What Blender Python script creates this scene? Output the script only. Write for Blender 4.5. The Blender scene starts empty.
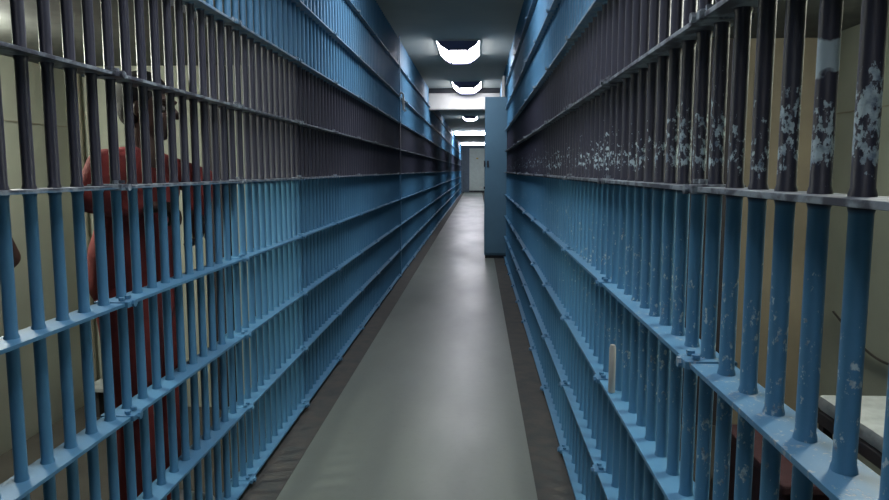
import bpy, bmesh, math, random
from mathutils import Vector, Matrix
random.seed(7)
C = bpy.context.scene
col = C.collection
PI = math.pi

# ---------------------------------------------------------------- camera, world, exposure
H = 1.45
cam_d = bpy.data.cameras.new('camera'); cam = bpy.data.objects.new('camera', cam_d); col.objects.link(cam)
cam_d.sensor_width = 36.0; cam_d.lens = 700.0 * 36.0 / 889.0; cam_d.clip_start = 0.02; cam_d.clip_end = 200
cam.location = (0, 0, H)
cam.rotation_euler = (math.radians(90 - 6.52), 0, math.radians(2.72))
C.camera = cam
w = bpy.data.worlds.new('world'); C.world = w; w.use_nodes = True
w.node_tree.nodes['Background'].inputs[0].default_value = (0.45, 0.55, 0.7, 1)
w.node_tree.nodes['Background'].inputs[1].default_value = 0.05
C.view_settings.view_transform = 'Standard'; C.view_settings.look = 'None'
C.view_settings.exposure = 0.9; C.view_settings.gamma = 1.0; C.view_settings.use_curve_mapping = False
LAMP = 8.6        # strength of the fluorescent lenses

# ---------------------------------------------------------------- materials
def new_mat(name):
    m = bpy.data.materials.new(name); m.use_nodes = True
    nt = m.node_tree; b = nt.nodes['Principled BSDF']
    return m, nt, b
class N:
    def __init__(s, nt): s.nt = nt
    def node(s, t, **k):
        n = s.nt.nodes.new(t)
        for a, v in k.items(): setattr(n, a, v)
        return n
    def link(s, a, b): s.nt.links.new(a, b)
    def math(s, op, a, b=None, c=None, clamp=False):
        n = s.node('ShaderNodeMath', operation=op); n.use_clamp = clamp
        for i, v in enumerate((a, b, c)):
            if v is None: continue
            if isinstance(v, (int, float)): n.inputs[i].default_value = v
            else: s.link(v, n.inputs[i])
        return n.outputs[0]
    def rng(s, v, a, b, c=0.0, d=1.0):
        n = s.node('ShaderNodeMapRange'); s.link(v, n.inputs[0])
        for i, x in enumerate((a, b, c, d)): n.inputs[i + 1].default_value = x
        return n.outputs[0]
    def noise(s, vec, scale, detail=3, rough=.55):
        n = s.node('ShaderNodeTexNoise'); s.link(vec, n.inputs['Vector'])
        n.inputs['Scale'].default_value = scale; n.inputs['Detail'].default_value = detail
        n.inputs['Roughness'].default_value = rough
        return n.outputs['Fac']
    def mix(s, f, a, b):
        n = s.node('ShaderNodeMix', data_type='RGBA')
        if isinstance(f, (int, float)): n.inputs[0].default_value = f
        else: s.link(f, n.inputs[0])
        for i, v in ((6, a), (7, b)):
            if isinstance(v, tuple): n.inputs[i].default_value = (*v, 1)
            else: s.link(v, n.inputs[i])
        return n.outputs[2]
    def pos(s): return s.node('ShaderNodeNewGeometry').outputs['Position']
    def scale(s, v, x, y, z):
        n = s.node('ShaderNodeVectorMath', operation='MULTIPLY'); s.link(v, n.inputs[0])
        n.inputs[1].default_value = (x, y, z); return n.outputs[0]

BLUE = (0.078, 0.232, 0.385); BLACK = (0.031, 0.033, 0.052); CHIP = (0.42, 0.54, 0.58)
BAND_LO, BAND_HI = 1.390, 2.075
def bar_paint(name, rail=False):
    m, nt, b = new_mat(name); g = N(nt); p = g.pos()
    sep = g.node('ShaderNodeSeparateXYZ'); g.link(p, sep.inputs[0]); X, Y, Z = sep.outputs
    big = g.noise(p, 2.2, 3); fine = g.noise(g.scale(p, 1, 1, .6), 95, 4, .65); mid = g.noise(p, 22, 3)
    zz = g.math('ADD', Z, g.math('MULTIPLY', g.math('SUBTRACT', mid, .5), .05))
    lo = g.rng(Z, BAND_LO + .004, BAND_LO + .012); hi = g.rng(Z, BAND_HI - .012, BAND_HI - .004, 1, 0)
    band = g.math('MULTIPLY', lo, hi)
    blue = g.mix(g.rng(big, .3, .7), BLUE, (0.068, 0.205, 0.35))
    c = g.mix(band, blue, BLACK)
    right = g.rng(X, -.1, .1)
    # heavy flaking on the right-hand bars just above eye-level rail, lighter flecks elsewhere
    zone = g.math('MULTIPLY', g.rng(Z, 1.42, 1.47), g.rng(g.math('ADD', Z, g.math('MULTIPLY', big, .35)), 1.66, 1.84, 1, 0))
    zone = g.math('MULTIPLY', zone, right)
    zone2 = g.math('MULTIPLY', g.math('MULTIPLY', g.rng(Z, .75, .85), g.rng(Z, 1.25, 1.35, 1, 0)), right)
    near = g.rng(Y, 1.0, 5.0, 1, .6)
    t = g.math('SUBTRACT', .705, g.math('MULTIPLY', g.math('MULTIPLY', zone, .215), near))
    t = g.math('SUBTRACT', t, g.math('MULTIPLY', g.math('MULTIPLY', zone2, .120), near))
    t = g.math('SUBTRACT', t, g.math('MULTIPLY', right, .02))
    d = g.math('SUBTRACT', g.math('ADD', g.math('MULTIPLY', fine, .72), g.math('MULTIPLY', mid, .28)), t)
    chip = g.rng(d, 0, .035)
    # one broad bare patch on the second bar from the right edge
    if not rail:
        pm = g.math('MULTIPLY', g.rng(g.math('ABSOLUTE', g.math('SUBTRACT', Z, g.math('ADD', 1.573, g.math('MULTIPLY', mid, .06)))), .019, .023, 1, 0),
                    g.rng(g.math('ABSOLUTE', g.math('SUBTRACT', Y, 1.0035)), .03, .035, 1, 0))
        pm = g.math('MULTIPLY', pm, right)
        chip = g.math('MAXIMUM', chip, g.math('MULTIPLY', pm, .85))
    else:
        wear_glint = g.rng(g.noise(g.scale(p, 1, .6, 1), 30, 4), .44, .58, .1, .8)
        wear_glint = g.math('MULTIPLY', wear_glint, g.rng(Z, 1.3, 1.39, .07, 1))  # upper rails paler: real wear plus highlights put into the colour
        chip = g.math('MAXIMUM', chip, wear_glint)
    cf = g.rng(g.noise(p, 60, 3), .34, .54)
    if not rail: cf = g.math('MAXIMUM', cf, pm)
    cc = g.mix(cf, (0.14, 0.20, 0.26), CHIP)
    c = g.mix(chip, c, cc if not rail else (0.30, 0.36, 0.40))
    g.link(c, b.inputs['Base Color'])
    g.link(g.rng(chip, 0, 1, .43 if not rail else .45, .7), b.inputs['Roughness'])
    bp = g.node('ShaderNodeBump'); bp.inputs['Strength'].default_value = .25; bp.inputs['Distance'].default_value = .002
    g.link(g.math('SUBTRACT', mid, g.math('MULTIPLY', chip, .5)), bp.inputs['Height']); g.link(bp.outputs[0], b.inputs['Normal'])
    return m
def simple(name, rgb, rough=.6, metal=0.0, var=.12, scale=8, rgb2=None, bump=0.0):
    m, nt, b = new_mat(name); g = N(nt); p = g.pos()
    n = g.noise(p, scale, 4)
    r2 = rgb2 or tuple(x * (1 - 2 * var) for x in rgb)
    g.link(g.mix(g.rng(n, .35, .65), rgb, r2), b.inputs['Base Color'])
    b.inputs['Roughness'].default_value = rough; b.inputs['Metallic'].default_value = metal
    if bump:
        bp = g.node('ShaderNodeBump'); bp.inputs['Strength'].default_value = bump; bp.inputs['Distance'].default_value = .004
        g.link(g.noise(p, scale * 6, 4), bp.inputs['Height']); g.link(bp.outputs[0], b.inputs['Normal'])
    return m
def emit(name, rgb, s):
    m, nt, b = new_mat(name)
    b.inputs['Base Color'].default_value = (.8, .8, .8, 1); b.inputs['Emission Color'].default_value = (*rgb, 1)
    b.inputs['Emission Strength'].default_value = s; return m

M = {}
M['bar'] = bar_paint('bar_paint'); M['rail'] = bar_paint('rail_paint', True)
M['strip'] = simple('dark_strip', (.045, .052, .050), .8, scale=9, rgb2=(.075, .070, .060), bump=.3)
M['wall'] = simple('cream_wall', (.38, .40, .32), .7, scale=2.5, rgb2=(.33, .345, .28), bump=.05)
M['tan'] = simple('shaded_tan_wall', (.27, .23, .16), .7, scale=2.5)  # shading of the right partitions put into a browner wall colour
M['gap_dark'] = simple('dark_sheet', (.035, .030, .035), .7, scale=5)
M['cellfloor'] = simple('cell_floor', (.07, .065, .055), .7, scale=5, bump=.2)
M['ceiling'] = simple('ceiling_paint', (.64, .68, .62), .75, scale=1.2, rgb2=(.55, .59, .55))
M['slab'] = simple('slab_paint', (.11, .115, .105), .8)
M['white'] = simple('white_paint', (.74, .73, .70), .5, var=.03)
M['lens'] = emit('lamp_lens', (.93, .93, 1.0), LAMP)
M['lens_far'] = emit('lamp_lens_far', (.93, .92, 1.0), LAMP * 3.2)
M['lens_fill'] = emit('fill_lens', (.97, 1.0, .90), 75.0)  # glow of the added fill lamps
M['cap'] = simple('violet_grey_cap', (.22, .21, .42), .5, var=.05)
M['rib'] = simple('lens_rib', (.35, .35, .42), .5)
M['cab'] = simple('cabinet_blue', (.10, .215, .305), .5, scale=3, rgb2=(.09, .195, .28))
M['dark'] = simple('dark_metal', (.03, .035, .045), .5)
M['endwall'] = simple('far_wall_paint', (.62, .72, .66), .6, var=.05)
M['greyblue'] = simple('grey_blue_paint', (.12, .17, .22), .6)
M['pale'] = simple('pale_plastic', (.42, .42, .38), .5, var=.05)
M['pipe'] = simple('pipe_paint', (.30, .28, .21), .5)
M['sheet'] = simple('bed_sheet', (.42, .45, .44), .9, scale=14, bump=.4)
M['steel'] = simple('bunk_steel', (.06, .055, .055), .5)
M['yellow'] = simple('yellow_sign', (.6, .45, .1), .6)
M['red'] = simple('red_cotton', (.25, .036, .032), .9, scale=12, bump=.3)
M['vest'] = simple('dark_cotton', (.055, .020, .024), .9, scale=12, bump=.3)
M['skin'] = simple('brown_skin', (.080, .044, .033), .6, var=.08)
M['hair'] = simple('black_hair', (.012, .011, .011), .8, scale=90, bump=.6)
M['shoe'] = simple('white_canvas', (.55, .55, .52), .8)
M['eye'] = simple('eye_white', (.32, .30, .28), .4)
M['cable'] = simple('dark_cable', (.05, .045, .04), .5)
# floor: worn grey-green paint
m, nt, b = new_mat('floor_paint'); g = N(nt); p = g.pos()
f1 = g.noise(g.scale(p, 1, .35, 1), 1.6, 5); f2 = g.noise(p, 26, 5)
c = g.mix(g.rng(f1, .35, .65), (.200, .225, .192), (.165, .190, .165))
c = g.mix(g.rng(f2, .55, .75, 0, .25), c, (.13, .14, .12))
g.link(c, b.inputs['Base Color']); g.link(g.rng(f1, .3, .7, .30, .42), b.inputs['Roughness'])
bp = g.node('ShaderNodeBump'); bp.inputs['Strength'].default_value = .12; bp.inputs['Distance'].default_value = .004
g.link(g.noise(p, 14, 4), bp.inputs['Height']); g.link(bp.outputs[0], b.inputs['Normal'])
M['floor'] = m

# ---------------------------------------------------------------- mesh helpers
def BM(): return bmesh.new()
def box(bm, x0, x1, y0, y1, z0, z1, bev=0):
    r = bmesh.ops.create_cube(bm, size=1.0, matrix=Matrix.Translation(((x0+x1)/2, (y0+y1)/2, (z0+z1)/2)) @ Matrix.Diagonal((abs(x1-x0), abs(y1-y0), abs(z1-z0), 1)))
    if bev:
        vs = set(r['verts']); es = [e for e in bm.edges if e.verts[0] in vs and e.verts[1] in vs]
        bmesh.ops.bevel(bm, geom=es, offset=bev, segments=2, affect='EDGES', profile=.6)
def frame_of(d):
    d = d.normalized(); a = Vector((0, 0, 1)) if abs(d.z) < .9 else Vector((1, 0, 0))
    u = d.cross(a).normalized(); return u, d.cross(u).normalized()
def tube(bm, pts, rad, seg=12, caps=True):
    pts = [Vector(p) for p in pts]; rings = []
    rs = rad if isinstance(rad, (list, tuple)) else [rad] * len(pts)
    for i, p in enumerate(pts):
        d = (pts[min(i+1, len(pts)-1)] - pts[max(i-1, 0)])
        u, v = frame_of(d)
        rings.append([bm.verts.new(p + rs[i] * (u * math.cos(2*PI*k/seg) + v * math.sin(2*PI*k/seg))) for k in range(seg)])
    for a, b_ in zip(rings, rings[1:]):
        for k in range(seg): bm.faces.new((a[k], a[(k+1) % seg], b_[(k+1) % seg], b_[k]))
    if caps: bm.faces.new(rings[0][::-1]); bm.faces.new(rings[-1])
def lathe(bm, prof, cx, cy, seg=12):
    tube(bm, [(cx, cy, z) for z, r in prof], [r for z, r in prof], seg)
def prism(bm, prof, y0, y1):      # prof: (x, z) outline
    a = [bm.verts.new((x, y0, z)) for x, z in prof]; b_ = [bm.verts.new((x, y1, z)) for x, z in prof]
    n = len(prof)
    for k in range(n): bm.faces.new((a[k], a[(k+1) % n], b_[(k+1) % n], b_[k]))
    bm.faces.new(a[::-1]); bm.faces.new(b_)
def obj(name, bm, mat, parent=None, smooth=False):
    bmesh.ops.recalc_face_normals(bm, faces=bm.faces)
    me = bpy.data.meshes.new(name); bm.to_mesh(me); bm.free(); me.materials.append(mat)
    if smooth:
        for f in me.polygons: f.use_smooth = True
        me.set_sharp_from_angle(angle=math.radians(50))
    o = bpy.data.objects.new(name, me); col.objects.link(o)
    if parent: o.parent = parent
    return o
def tag(o, label, cat, group=None):
    o['label'] = label; o['category'] = cat
    if group: o['group'] = group
    return o
def thing(name, label, cat, loc=(0, 0, 0), group=None):
    o = bpy.data.objects.new(name, None); o.empty_display_size = .1; col.objects.link(o); o.location = loc
    return tag(o, label, cat, group)
def struct(name, bm, mat):
    o = obj(name, bm, mat); o['kind'] = 'structure'; return o
def inst(src, parent, loc):
    o = src.copy(); col.objects.link(o); o.parent = parent; o.location = loc; return o

# ---------------------------------------------------------------- setting
CEIL, CEIL2 = 3.20, 3.04
LX, RX = -1.03, .43              # corridor-side faces of the rails
LB, RB = -1.08, .477             # bar centre lines
LBACK, RBACK = -2.43, 1.85
YN, YF = -2.6, 46.0
BEAM = 15.4
bm = BM(); box(bm, -.885, .272, YN, YF, -.1, 0); struct('floor', bm, M['floor'])
bm = BM(); box(bm, -1.16, -.885, YN, YF, -.1, .002); struct('trim_1', bm, M['strip'])
bm = BM(); box(bm, .272, .56, YN, YF, -.1, .002); struct('trim_2', bm, M['strip'])
bm = BM(); box(bm, LBACK, -1.16, YN, YF, -.1, 0); struct('floor', bm, M['cellfloor'])
bm = BM(); box(bm, .56, RBACK, YN, 17.0, -.1, 0); struct('floor', bm, M['cellfloor'])
bm = BM(); box(bm, LBACK-.1, RBACK+.1, YN, BEAM+.2, CEIL, CEIL+.1); struct('ceiling', bm, M['ceiling'])
bm = BM(); box(bm, LBACK-.1, RBACK+.1, BEAM+.2, YF, CEIL2, CEIL2+.1); struct('ceiling', bm, M['ceiling'])
bm = BM(); box(bm, LBACK-.1, LBACK, YN, YF, -.1, CEIL+.1); struct('wall_left', bm, M['wall'])
bm = BM(); box(bm, RBACK, RBACK+.1, YN, 17.0, -.1, CEIL+.1); struct('wall_right', bm, M['wall'])
bm = BM(); box(bm, .50, .60, 17.0, YF, -.1, CEIL2); struct('wall_right', bm, M['cab'])
bm = BM(); box(bm, LBACK, RBACK, YN-.1, YN, -.1, CEIL+.1); struct('wall_near', bm, M['wall'])
bm = BM(); box(bm, LBACK, RBACK, YF, YF+.1, -.1, CEIL+.1); struct('wall_far', bm, M['greyblue'])
# cell ceilings (the slab just behind the top of the black band)
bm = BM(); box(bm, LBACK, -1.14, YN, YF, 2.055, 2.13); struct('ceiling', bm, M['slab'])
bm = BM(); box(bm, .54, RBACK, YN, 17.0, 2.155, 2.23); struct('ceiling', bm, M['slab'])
LPART = [4.10, 9.42, 15.4, 25.2, 35.2]; RPART = [3.95, 11.35]
for y in LPART:
    bm = BM(); box(bm, LBACK, -1.14, y, y+.10, 0, 2.055); struct('wall_partition', bm, M['wall'])
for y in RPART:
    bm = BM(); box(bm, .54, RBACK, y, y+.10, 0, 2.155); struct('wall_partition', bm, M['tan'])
# dark sheets and strips on the near partitions, so the gaps there read dark
bm = BM(); box(bm, .54, 1.45, 3.935, 3.95, 0, 2.15); struct('trim_7', bm, M['gap_dark'])
bm = BM(); box(bm, -1.34, -1.14, 4.085, 4.10, 0, 2.05); struct('trim_8', bm, M['gap_dark'])
bm = BM(); box(bm, -1.61, -1.47, 4.06, 4.10, 0, 2.05); struct('trim_9', bm, M['gap_dark'])
# seam on the right cell's back wall
bm = BM(); box(bm, RBACK-.004, RBACK, YN, 3.935, 1.735, 1.742); struct('trim_3', bm, M['pipe'])
bm = BM(); box(bm, LBACK, LBACK+.004, YN, 4.1, 1.70, 1.706); struct('trim_4', bm, M['pipe'])
# lintel across the corridor
bm = BM(); box(bm, LX-.05, RX+.10, BEAM, BEAM+.35, 2.75, 3.10, .02); struct('trim_5', bm, M['white'])
bm = BM(); box(bm, LX-.05, RX+.10, BEAM-.02, BEAM+.30, 3.10, 3.20); struct('gap_shade', bm, M['dark'])  # dark strip in place of the shaded gap above the lintel
# far door
bm = BM(); box(bm, -.56, .42, YF-.06, YF, 0, 2.84); d = struct('door_1', bm, M['endwall'])
bm = BM(); box(bm, -.12, .02, YF-.07, YF-.06, 2.16, 2.24); s = obj('door_sign', bm, M['yellow'], d)
bm = BM(); box(bm, -.56, .42, YF-.08, YF-.06, .0, .12); s = obj('kick_plate', bm, M['dark'], d)
bm = BM(); box(bm, .10, .30, YF-.12, YF-.06, .30, .36, .01); s = obj('door_handle', bm, M['white'], d)

# ---------------------------------------------------------------- barred cell fronts
RAILZ = [.035, .375, .713, 1.057, 1.40, 1.745, 2.075, 2.42, 2.80]
def bar_mesh(rz):
    bm = BM(); prof = [(0.0, .0145)]
    for z in rz:
        prof += [(z-.016, .0145), (z-.008, .0168), (z+.008, .0168), (z+.016, .0145)]
    prof += [(CEIL, .0145)]
    lathe(bm, prof, 0, 0, 14); return bm
def clamp_mesh(side):
    bm = BM(); x0 = -.016 * side
    box(bm, -.052, .052, -.030, .030, -.009, .009, .003)
    tube(bm, [(-.052*side, 0, 0), (-.060*side, 0, 0)], .011, 6)
    tube(bm, [(0-.028*side, -.018, .011), (-.028*side, -.018, .020)], .009, 6)
    tube(bm, [(0-.028*side, .018, .011), (-.028*side, .018, .020)], .009, 6)
    return bm
proto_bar = {}; proto_clamp = {}
def grille(label, side, y0, y1, step, phase, cstep, cphase, ztop=CEIL, posts=()):
    """side -1: left of the corridor, +1: right.  y0..y1 along the corridor."""
    bx = LB if side < 0 else RB
    rz = list(RAILZ)
    if side < 0: rz[5] = 1.722
    else: rz[4] = 1.412
    t = thing('jail_bars', label, 'jail bars', (bx, y0, 0), 'barred cell fronts')
    off = -.005 if side < 0 else -.002
    fx0, fx1 = (LX - .085 - bx, LX - bx) if side < 0 else (RX - bx, RX + .085 - bx)
    k = math.ceil((y0 - phase + .021) / step)
    while phase + k*step < y1 - .021:
        y = phase + k*step - y0
        key = (side, round(ztop, 2))
        if key not in proto_bar:
            bmm = bar_mesh(rz)
            if ztop < CEIL:
                for v in bmm.verts: v.co.z = min(v.co.z, ztop)
            o = obj('bar', bmm, M['bar'], t, True); proto_bar[key] = o; o.location = (0, y, 0)
        else: inst(proto_bar[key], t, (0, y, 0))
        k += 1
    for z in rz:
        bm = BM(); box(bm, fx0, fx1, .001, y1-y0-.001, -.005, .005, .001)
        r = obj('rail', bm, M['rail'], t); r.location = (0, 0, z)
        k = math.ceil((y0 - cphase + .04) / cstep)
        while cphase + k*cstep < min(y1 - .04, 20):
            y = cphase + k*cstep - y0; cx = (fx0+fx1)/2
            if side not in proto_clamp:
                c_ = obj('rail_clamp', clamp_mesh(1 if side > 0 else -1), M['rail'], r); proto_clamp[side] = c_; c_.location = (cx, y, 0)
            else: inst(proto_clamp[side], r, (cx, y, 0))
            k += 1
    for py in posts:
        bm = BM(); s = -side
        box(bm, s*.030 if s > 0 else -.046, .046 if s > 0 else -.030, py-y0-.03, py-y0+.03, 0, ztop, .003)
        obj('post', bm, M['bar'], t)
    return t
LS = dict(side=-1, step=.101, phase=1.644, cstep=1.035, cphase=2.0)
RS = dict(side=1, step=.1085, phase=.895, cstep=1.01, cphase=1.43)
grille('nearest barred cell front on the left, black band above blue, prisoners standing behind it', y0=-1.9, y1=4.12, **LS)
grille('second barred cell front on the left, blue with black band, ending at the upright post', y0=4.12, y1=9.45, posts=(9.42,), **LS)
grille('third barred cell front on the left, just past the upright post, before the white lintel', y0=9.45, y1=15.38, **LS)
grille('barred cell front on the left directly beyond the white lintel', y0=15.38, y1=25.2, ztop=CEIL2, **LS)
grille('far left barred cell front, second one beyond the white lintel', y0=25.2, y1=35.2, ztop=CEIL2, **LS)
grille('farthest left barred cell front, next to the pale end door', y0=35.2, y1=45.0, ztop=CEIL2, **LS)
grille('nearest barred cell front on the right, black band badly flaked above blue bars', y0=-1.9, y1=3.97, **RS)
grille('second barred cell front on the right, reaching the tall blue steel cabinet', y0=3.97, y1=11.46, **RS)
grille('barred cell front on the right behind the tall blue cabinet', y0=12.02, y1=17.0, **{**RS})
bm = BM(); box(bm, -1.14, -1.02, 45.0, YF, 0, CEIL2); struct('wall_left', bm, M['greyblue'])

# ---------------------------------------------------------------- light fixtures
def wrap_lamp(label, cx, y0, y1, zc, wt, wb, drop, lit='lens'):
    t = thing('ceiling_light', label, 'ceiling light', (cx, y0, zc), 'fluorescent ceiling lights')
    L = y1 - y0
    bm = BM(); box(bm, -wt/2-.01, wt/2+.01, -.01, L+.01, -.02, 0); obj('housing', bm, M['white'], t)
    bm = BM(); prism(bm, [(-wt/2, -.02), (-wt*.40, -drop*.55), (-wb/2, -drop), (wb/2, -drop), (wt*.40, -drop*.55), (wt/2, -.02)], 0.012, L-.012); obj('lens', bm, M[lit], t)
    for a, b_ in ((-.006, .012), (L-.012, L+.006)):
        bm = BM(); prism(bm, [(-wt/2-.008, -.0), (-wt*.40-.008, -drop*.55-.004), (-wb/2-.006, -drop-.012), (wb/2+.006, -drop-.012), (wt*.40+.008, -drop*.55-.004), (wt/2+.008, -.0)], a, b_); obj('end_cap', bm, M['cap'], t)
    for sx in (-1, 1):
        bm = BM(); box(bm, sx*wb/2-.010, sx*wb/2+.010, 0, L, -drop-.008, -drop+.006); obj('lens_rib', bm, M['rib'], t)
    return t
CX = -.28
def spare(y, label): wrap_lamp(label, CX, y, y+1.15, CEIL, .58, .26, .13)
spare(-2.3, 'wraparound ceiling light behind the camera, outside the picture')
spare(4.7, 'wraparound ceiling light above the near corridor, just above the picture')
spare(1.5, 'wraparound ceiling light directly overhead, outside the picture')
wrap_lamp('large wraparound ceiling light with three lens faces, nearest of the lit fixtures', CX, 9.7, 10.95, CEIL, .58, .26, .13)
wrap_lamp('second wraparound ceiling light, hanging just before the white lintel', -.235, 14.1, 15.22, CEIL, .58, .28, .13)
wrap_lamp('small bright ceiling light seen just under the white lintel', -.24, 20.9, 22.0, CEIL2, .44, .26, .08)
def cross_lamp(label, y):
    t = thing('ceiling_light', label, 'ceiling light', (-.27, y, CEIL2), 'fluorescent ceiling lights')
    bm = BM(); box(bm, -.74, .69, -.02, .37, -.02, 0); obj('housing', bm, M['cap'], t)
    bm = BM(); box(bm, -.70, .65, 0, .35, -.12, -.02, .04); obj('lens', bm, M['lens_far'], t, True)
cross_lamp('wide lit fixture spanning the corridor, nearer of the two wide far ones', 29.5)
cross_lamp('wide lit fixture spanning the corridor, lowest in view, above the end door', 41.5)

def fill_lamp(label, x, y, s='lens_fill'):  # added fill lamps, out of view, to brighten the cell interiors
    t = thing('fill_light', label, 'fill light', (x, y, 2.055 if x < 0 else 2.155), 'added fill lights in the cells')
    bm = BM(); box(bm, -.16, .16, -.10, .10, -.03, 0, .008); obj('base', bm, M['pipe'], t)
    bm = BM(); box(bm, -.14, .14, -.08, .08, -.085, -.03, .02); obj('lens', bm, M[s], t, True)
fill_lamp('added unseen fill light on the ceiling of the nearest left cell', -2.15, 2.75)
fill_lamp('added unseen fill light on the ceiling of the nearest right cell', 1.55, 2.15)

# ---------------------------------------------------------------- tall blue cabinet
t = thing('steel_cabinet', 'tall narrow blue steel cabinet standing against the right bars', 'cabinet', (.31, 11.5, 0))
bm = BM(); box(bm, -.200, .20, 0, .50, .05, 2.62, .006); obj('body', bm, M['cab'], t)
bm = BM(); box(bm, -.185, .190, .02, .48, 0, .05); obj('base', bm, M['dark'], t)
bm = BM(); box(bm, -.19, .185, -.016, 0, .085, 2.59, .004); dr = obj('door', bm, M['cab'], t)
bm = BM(); box(bm, -.165, -.135, -.035, -.016, 1.50, 1.60, .004); box(bm, -.215, -.19, -.03, .04, 1.50, 1.60, .004); obj('latch', bm, M['dark'], dr)
for z in (.5, 1.2, 2.2):
    bm = BM(); tube(bm, [(.187, -.02, z-.05), (.187, -.02, z+.05)], .009, 8); obj('hinge', bm, M['cab'], dr)
bm = BM(); box(bm, -.215, -.195, .0, .05, 1.14, 1.18, .003); obj('lug', bm, M['dark'], t)
bm = BM(); tube(bm, [(.10, .15, 2.62), (.10, .15, 2.97)], .026, 10); tube(bm, [(.10, .15, 2.62), (.10, .15, 2.65)], .036, 10); obj('conduit', bm, M['white'], t, True)

# hook hanging on the left rail by the post
bm = BM(); tube(bm, [(.0, 0, .012), (.02, 0, .03), (.045, 0, .012), (.047, 0, -.06), (.047, 0, -.19), (.062, 0, -.21), (.08, 0, -.185)], .010, 8)
box(bm, .035, .060, -.02, .02, -.18, -.02, .004)
o = obj('hook', bm, M['white'], smooth=False); o.location = (LX+.0105, 9.22, 2.42-.002)
tag(o, 'pale metal hook hanging from an upper rail beside the left post', 'hook')
# pale tube standing on the right lower rail
bm = BM(); lathe(bm, [(0, .0095), (.004, .011), (.15, .011), (.158, .008), (.160, .008)], 0, 0, 14)
o = obj('plastic_tube', bm, M['pale'], smooth=True); o.location = (.445, 2.27, .720)
tag(o, 'pale upright plastic tube standing on a lower blue rail on the right', 'tube')

# ---------------------------------------------------------------- left cell fittings
t = thing('low_bench', 'low pale bench at the end of the left cell, behind the bars', 'bench', (-2.2, 3.86, 0))
bm = BM(); box(bm, -.10, .34, 0, .22, .16, .185, .006); obj('seat', bm, M['sheet'], t)
for x in (-.05, .28):
    bm = BM(); box(bm, x-.03, x+.03, .03, .18, 0, .16, .004); obj('leg', bm, M['steel'], t)
for x, r, nm in ((-2.34, .022, 'thicker tan pipe in the corner of the left cell'), (-2.27, .012, 'thin tan pipe beside the thicker corner pipe, left cell')):
    bm = BM(); lathe(bm, [(0, r), (.03, r*1.3), (.05, r), (1.0, r), (1.01, r*1.25), (1.05, r*1.25), (1.06, r), (2.055, r)], x, 4.05, 12)
    tag(obj('wall_pipe', bm, M['pipe'], smooth=True), nm, 'pipe', 'upright pipes in the left cell')
# ---------------------------------------------------------------- right cell bunk
t = thing('bunk', 'dark steel bunk with a pale sheet along the wall of the right cell', 'bunk', (1.62, .86, 0))
bm = BM(); box(bm, -.24, .23, 0, 2.0, .43, .48, .006); obj('frame', bm, M['steel'], t)
bm = BM(); box(bm, -.235, .225, .02, 1.98, .48, .545, .025); obj('mattress', bm, M['sheet'], t, True)
bm = BM()
for i in range(5): tube(bm, [(-.21 + .02*i*i*.3, .1+.35*i, .545), (-.05, .2+.35*i, .549), (.2, .05+.38*i, .545)], .008, 8)
obj('sheet_fold', bm, M['sheet'], t, True)
for x in (-.20, .19):
    for y in (.04, 1.96):
        bm = BM(); box(bm, x-.02, x+.02, y-.02, y+.02, 0, .43, .003); obj('leg', bm, M['steel'], t)
bm = BM(); pts = []
for i in range(30):
    a = i/29; pts.append((RBACK-.012, 2.35 + 1.3*a, .63 + .05*math.sin(a*7) + .12*(a-.5)**2*2))
tube(bm, pts, .006, 6)
tag(obj('cable', bm, M['cable'], smooth=True), 'thin dark cable drooping along the right cell wall above the bunk', 'cable')
t = thing('storage_box', 'dark red box pushed under the bunk in the right cell', 'box', (1.22, 2.75, 0))
bm = BM(); box(bm, -.12, .12, -.3, .3, 0, .30, .012); obj('body', bm, M['vest'], t)
bm = BM(); box(bm, -.13, .13, -.31, .31, .29, .33, .01); obj('lid', bm, M['vest'], t)

# ---------------------------------------------------------------- people
def ball(bm, c, r, sc=(1, 1, 1)):
    bmesh.ops.create_icosphere(bm, subdivisions=3, radius=1.0, matrix=Matrix.Translation(c) @ Matrix.Diagonal((r*sc[0], r*sc[1], r*sc[2], 1)))
def limb(bm, pts, rs, seg=16):
    for p, r in zip(pts, rs): ball(bm, p, r)
    for i in range(len(pts)-1):
        tube(bm, [pts[i], pts[i+1]], [rs[i], rs[i+1]], seg)
def fuse(name, bm, mat, parent, vox=.009, smooth=6):
    me = bpy.data.meshes.new(name); bm.to_mesh(me); bm.free()
    o = bpy.data.objects.new(name, me); col.objects.link(o)
    r = o.modifiers.new('r', 'REMESH'); r.mode = 'VOXEL'; r.voxel_size = vox
    s = o.modifiers.new('s', 'SMOOTH'); s.iterations = smooth; s.factor = .5
    bpy.context.view_layer.update()
    ev = o.evaluated_get(bpy.context.evaluated_depsgraph_get()); nm = bpy.data.meshes.new_from_object(ev)
    o.modifiers.clear(); o.data = nm; bpy.data.meshes.remove(me)
    nm.materials.clear(); nm.materials.append(mat)
    for f in nm.polygons: f.use_smooth = True
    nm.name = name; o.parent = parent
    return o
def V(*a): return Vector(a)
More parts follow.
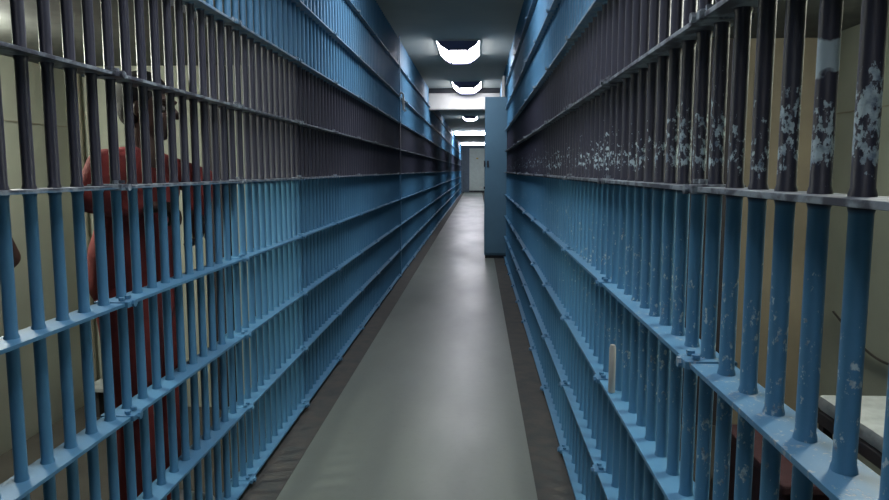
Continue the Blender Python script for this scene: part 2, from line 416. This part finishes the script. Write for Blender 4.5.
def hand(bm, wrist, direction, up, side, curl=1.0):
    """palm + four fingers + thumb; direction: along the hand, up: back of the hand, side: +1/-1 thumb side."""
    d = direction.normalized(); u = (up - up.dot(d)*d).normalized(); s = d.cross(u) * side
    for k in range(4):
        base = wrist + d*.085 + s*(.030 - .020*k); limb(bm, [wrist + d*.02 + s*(.015-.010*k), base], [.017, .0135], 10)
        L = (.040, .045, .042, .032)[k]; p = base; a = 0
        pts = [base]
        for j, f in enumerate((1.0, .65, .5)):
            a += curl * (.75 if j == 0 else .85)
            p = p + (d*math.cos(a) - u*math.sin(a)) * L * f; pts.append(p)
        limb(bm, pts, [.0105, .0098, .009, .008], 10)
    tb = wrist + d*.03 + s*.028
    t1 = tb + (d*.6 + s*.7 - u*.3).normalized()*.038; t2 = t1 + (d*.8 - u*.55).normalized()*.032
    limb(bm, [tb, t1, t2], [.015, .012, .009], 10)
def person(label, loc, rotz, J, scale=1.0):
    t = thing('person', label, 'person', loc); t.rotation_euler = (0, 0, rotz); t.scale = (scale,)*3
    Hd = J['head']; nk = V(.03, 0, 1.46)
    # body
    bm = BM()
    limb(bm, [V(0, 0, .95), V(.0, 0, 1.10), V(.01, 0, 1.28)], [.115, .105, .12])
    for s in (-1, 1):
        limb(bm, [V(0, .05*s, 1.0), V(0, .06*s, 1.18), V(.01, .085*s, 1.33)], [.10, .085, .095])
        limb(bm, [V(0, .09*s, .93), V(.02, .10*s, .50), V(-.02, .11*s, .10)], [.088, .055, .038])
        limb(bm, [V(-.03, .11*s, .06), V(.06, .12*s, .045), V(.16, .135*s, .03)], [.036, .036, .028])
        limb(bm, [V(.02, .04*s, 1.42), V(.01, .12*s, 1.41), V(.0, .18*s, 1.385)], [.05, .052, .055])
        sh, el, wr = J['arm'][s]
        limb(bm, [sh, el, (el*.6+wr*.4), wr], [.052, .040, .040, .027])
        hand(bm, wr, J['hand'][s][0], J['hand'][s][1], J['hand'][s][2], J['hand'][s][3])
    limb(bm, [nk-V(0, 0, .04), Hd-V(.02, 0, .09)], [.062, .055])
    ball(bm, Hd + V(-.012, 0, .03), .088, (1.06, .88, 1.0))         # cranium
    ball(bm, Hd + V(.022, 0, -.045), .066, (.92, .86, 1.15))        # face
    ball(bm, Hd + V(.046, 0, -.100), .026, (.9, 1.2, .8))           # chin
    limb(bm, [Hd+V(.085, 0, .005), Hd+V(.106, 0, -.032)], [.009, .014]) # nose
    limb(bm, [Hd+V(.080, -.045, .022), Hd+V(.088, 0, .018), Hd+V(.080, .045, .022)], [.010, .011, .010]) # brow
    limb(bm, [Hd+V(.084, -.020, -.066), Hd+V(.092, 0, -.064), Hd+V(.084, .020, -.066)], [.007, .009, .007]) # upper lip
    limb(bm, [Hd+V(.082, -.017, -.078), Hd+V(.088, 0, -.079), Hd+V(.082, .017, -.078)], [.007, .009, .007])
    for s in (-1, 1):
        ball(bm, Hd+V(-.005, .080*s, -.01), .030, (.55, .25, 1.0))   # ears
        ball(bm, Hd+V(.055, .036*s, -.035), .024, (.9, .9, .8))      # cheeks
    fuse('body', bm, M['skin'], t, .006, 4)
    for s in (-1, 1):
        bm = BM(); ball(bm, Hd+V(.0675, .031*s, -.005), .0108); obj('eye', bm, M['eye'], t, True)
        bm = BM(); ball(bm, Hd+V(.0755, .031*s, -.005), .0050); obj('pupil', bm, M['hair'], t, True)
    bm = BM()
    ball(bm, Hd+V(-.022, 0, .045), .093, (1.04, .93, .98)); ball(bm, Hd+V(-.055, 0, -.01), .068, (.8, 1.1, 1.0))
    fuse('hair', bm, M['hair'], t, .008, 3)
    # shirt
    bm = BM()
    limb(bm, [V(-.005, 0, .985), V(0, 0, 1.10), V(.01, 0, 1.28)], [.132, .128, .138])
    for s in (-1, 1):
        limb(bm, [V(-.035, .07*s, .985), V(-.02, .075*s, 1.08), V(.0, .075*s, 1.18), V(.01, .09*s, 1.32)], [.115, .118, .104, .112])
        limb(bm, [V(.02, .05*s, 1.415), V(.01, .12*s, 1.405), V(.0, .18*s, 1.385)], [.060, .064, .070])
        sh, el, wr = J['arm'][s]
        if J['sleeve'][s] == 'long': limb(bm, [sh, el, el*.5+wr*.5, el*.12+wr*.88], [.066, .056, .052, .042])
        else: limb(bm, [sh, sh*.45+el*.55], [.068, .058])
    fuse('shirt', bm, M['red'], t, .010, 5)
    if J.get('vest'):
        bm = BM()
        limb(bm, [V(.0, 0, 1.0), V(.002, 0, 1.12), V(.012, 0, 1.28), V(.018, 0, 1.36)], [.140, .138, .152, .11])
        for s in (-1, 1):
            limb(bm, [V(.0, .062*s, 1.0), V(.0, .066*s, 1.12), V(.012, .082*s, 1.31)], [.124, .120, .126])
            limb(bm, [V(.02, .055*s, 1.415), V(.012, .10*s, 1.41)], [.068, .070])
        fuse('vest', bm, M['vest'], t, .010, 5)
    bm = BM(); limb(bm, [V(0, 0, .89), V(0, 0, .97)], [.128, .126])
    for s in (-1, 1):
        limb(bm, [V(0, .055*s, .98), V(0, .085*s, .90), V(.02, .105*s, .50), V(-.01, .115*s, .10)], [.112, .118, .080, .068])
    fuse('trousers', bm, M['red'], t, .010, 5)
    for s in (-1, 1):
        bm = BM(); limb(bm, [V(-.04, .112*s, .045), V(.06, .122*s, .045), V(.165, .137*s, .036)], [.045, .046, .036])
        limb(bm, [V(-.02, .112*s, .06), V(-.02, .112*s, .12)], [.047, .047])
        o = fuse('shoe', bm, M['shoe'], t, .008, 3)
        for v in o.data.vertices: v.co.z = max(v.co.z, 0.001)
    return t
# prisoner leaning against the bars, facing the corridor (+X); local x = forward, local -y = camera side
P1 = V(-1.325, 2.66, 0); S1 = 1.045
def loc1(x, y, z): return (V(x, y, z) - P1) / S1
J1 = dict(head=V(.055, .02, 1.615), vest=False,
    arm={-1: (V(.0, -.195, 1.395), loc1(-1.355, 2.40, 1.355), loc1(-1.225, 2.498, 1.315)),
         1: (V(.0, .185, 1.395), loc1(-1.19, 3.00, 1.40), loc1(-1.165, 2.835, 1.27))},
    hand={-1: (V(1, .03, .0), V(.0, -.2, 1), -1, .9), 1: (V(.3, -.35, -.8), V(.5, .8, .1), 1, .7)},
    sleeve={-1: 'long', 1: 'long'})
person('person in long-sleeved red leaning at the left bars, facing the corridor', P1, 0, J1, S1)
# second prisoner, mostly outside the left edge of the photograph, facing the camera end
P2 = V(-1.935, 2.30, 0); S2 = 1.02
def loc2(x, y, z):            # world -> local for a figure turned to face -Y
    d = (V(x, y, z) - P2) / S2; return V(-d.y, d.x, d.z)
J2 = dict(head=V(.04, 0, 1.60),
    arm={1: (V(.0, .195, 1.385), loc2(-1.625, 2.33, 1.15), loc2(-1.76, 2.16, .97)),
         -1: (V(.0, -.195, 1.385), V(-.02, -.27, 1.12), V(.08, -.25, .90))},
    hand={1: (V(.1, -.8, -.35), V(0, .3, .9), -1, .6), -1: (V(.3, .1, -1), V(0, -1, 0), 1, .5)},
    sleeve={1: 'short', -1: 'short'})
person('person in short-sleeved red at the left edge, bent bare elbow showing between bars', P2, -PI/2, J2, S2)

# paper strip in the leaning prisoner's hand
bm = BM(); pts = [(-1.128, 2.78, 1.255), (-1.126, 2.785, 1.22), (-1.122, 2.80, 1.19), (-1.120, 2.83, 1.165), (-1.122, 2.835, 1.13)]
vs = [(bm.verts.new((x-.0, y-.010, z)), bm.verts.new((x, y+.010, z))) for x, y, z in pts]
for a, b_ in zip(vs, vs[1:]): bm.faces.new((a[0], a[1], b_[1], b_[0]))
r = bmesh.ops.solidify(bm, geom=bm.faces[:], thickness=.0015)
tag(obj('paper_strip', bm, M['pale']), 'crumpled pale paper strip held at the left bars', 'paper')
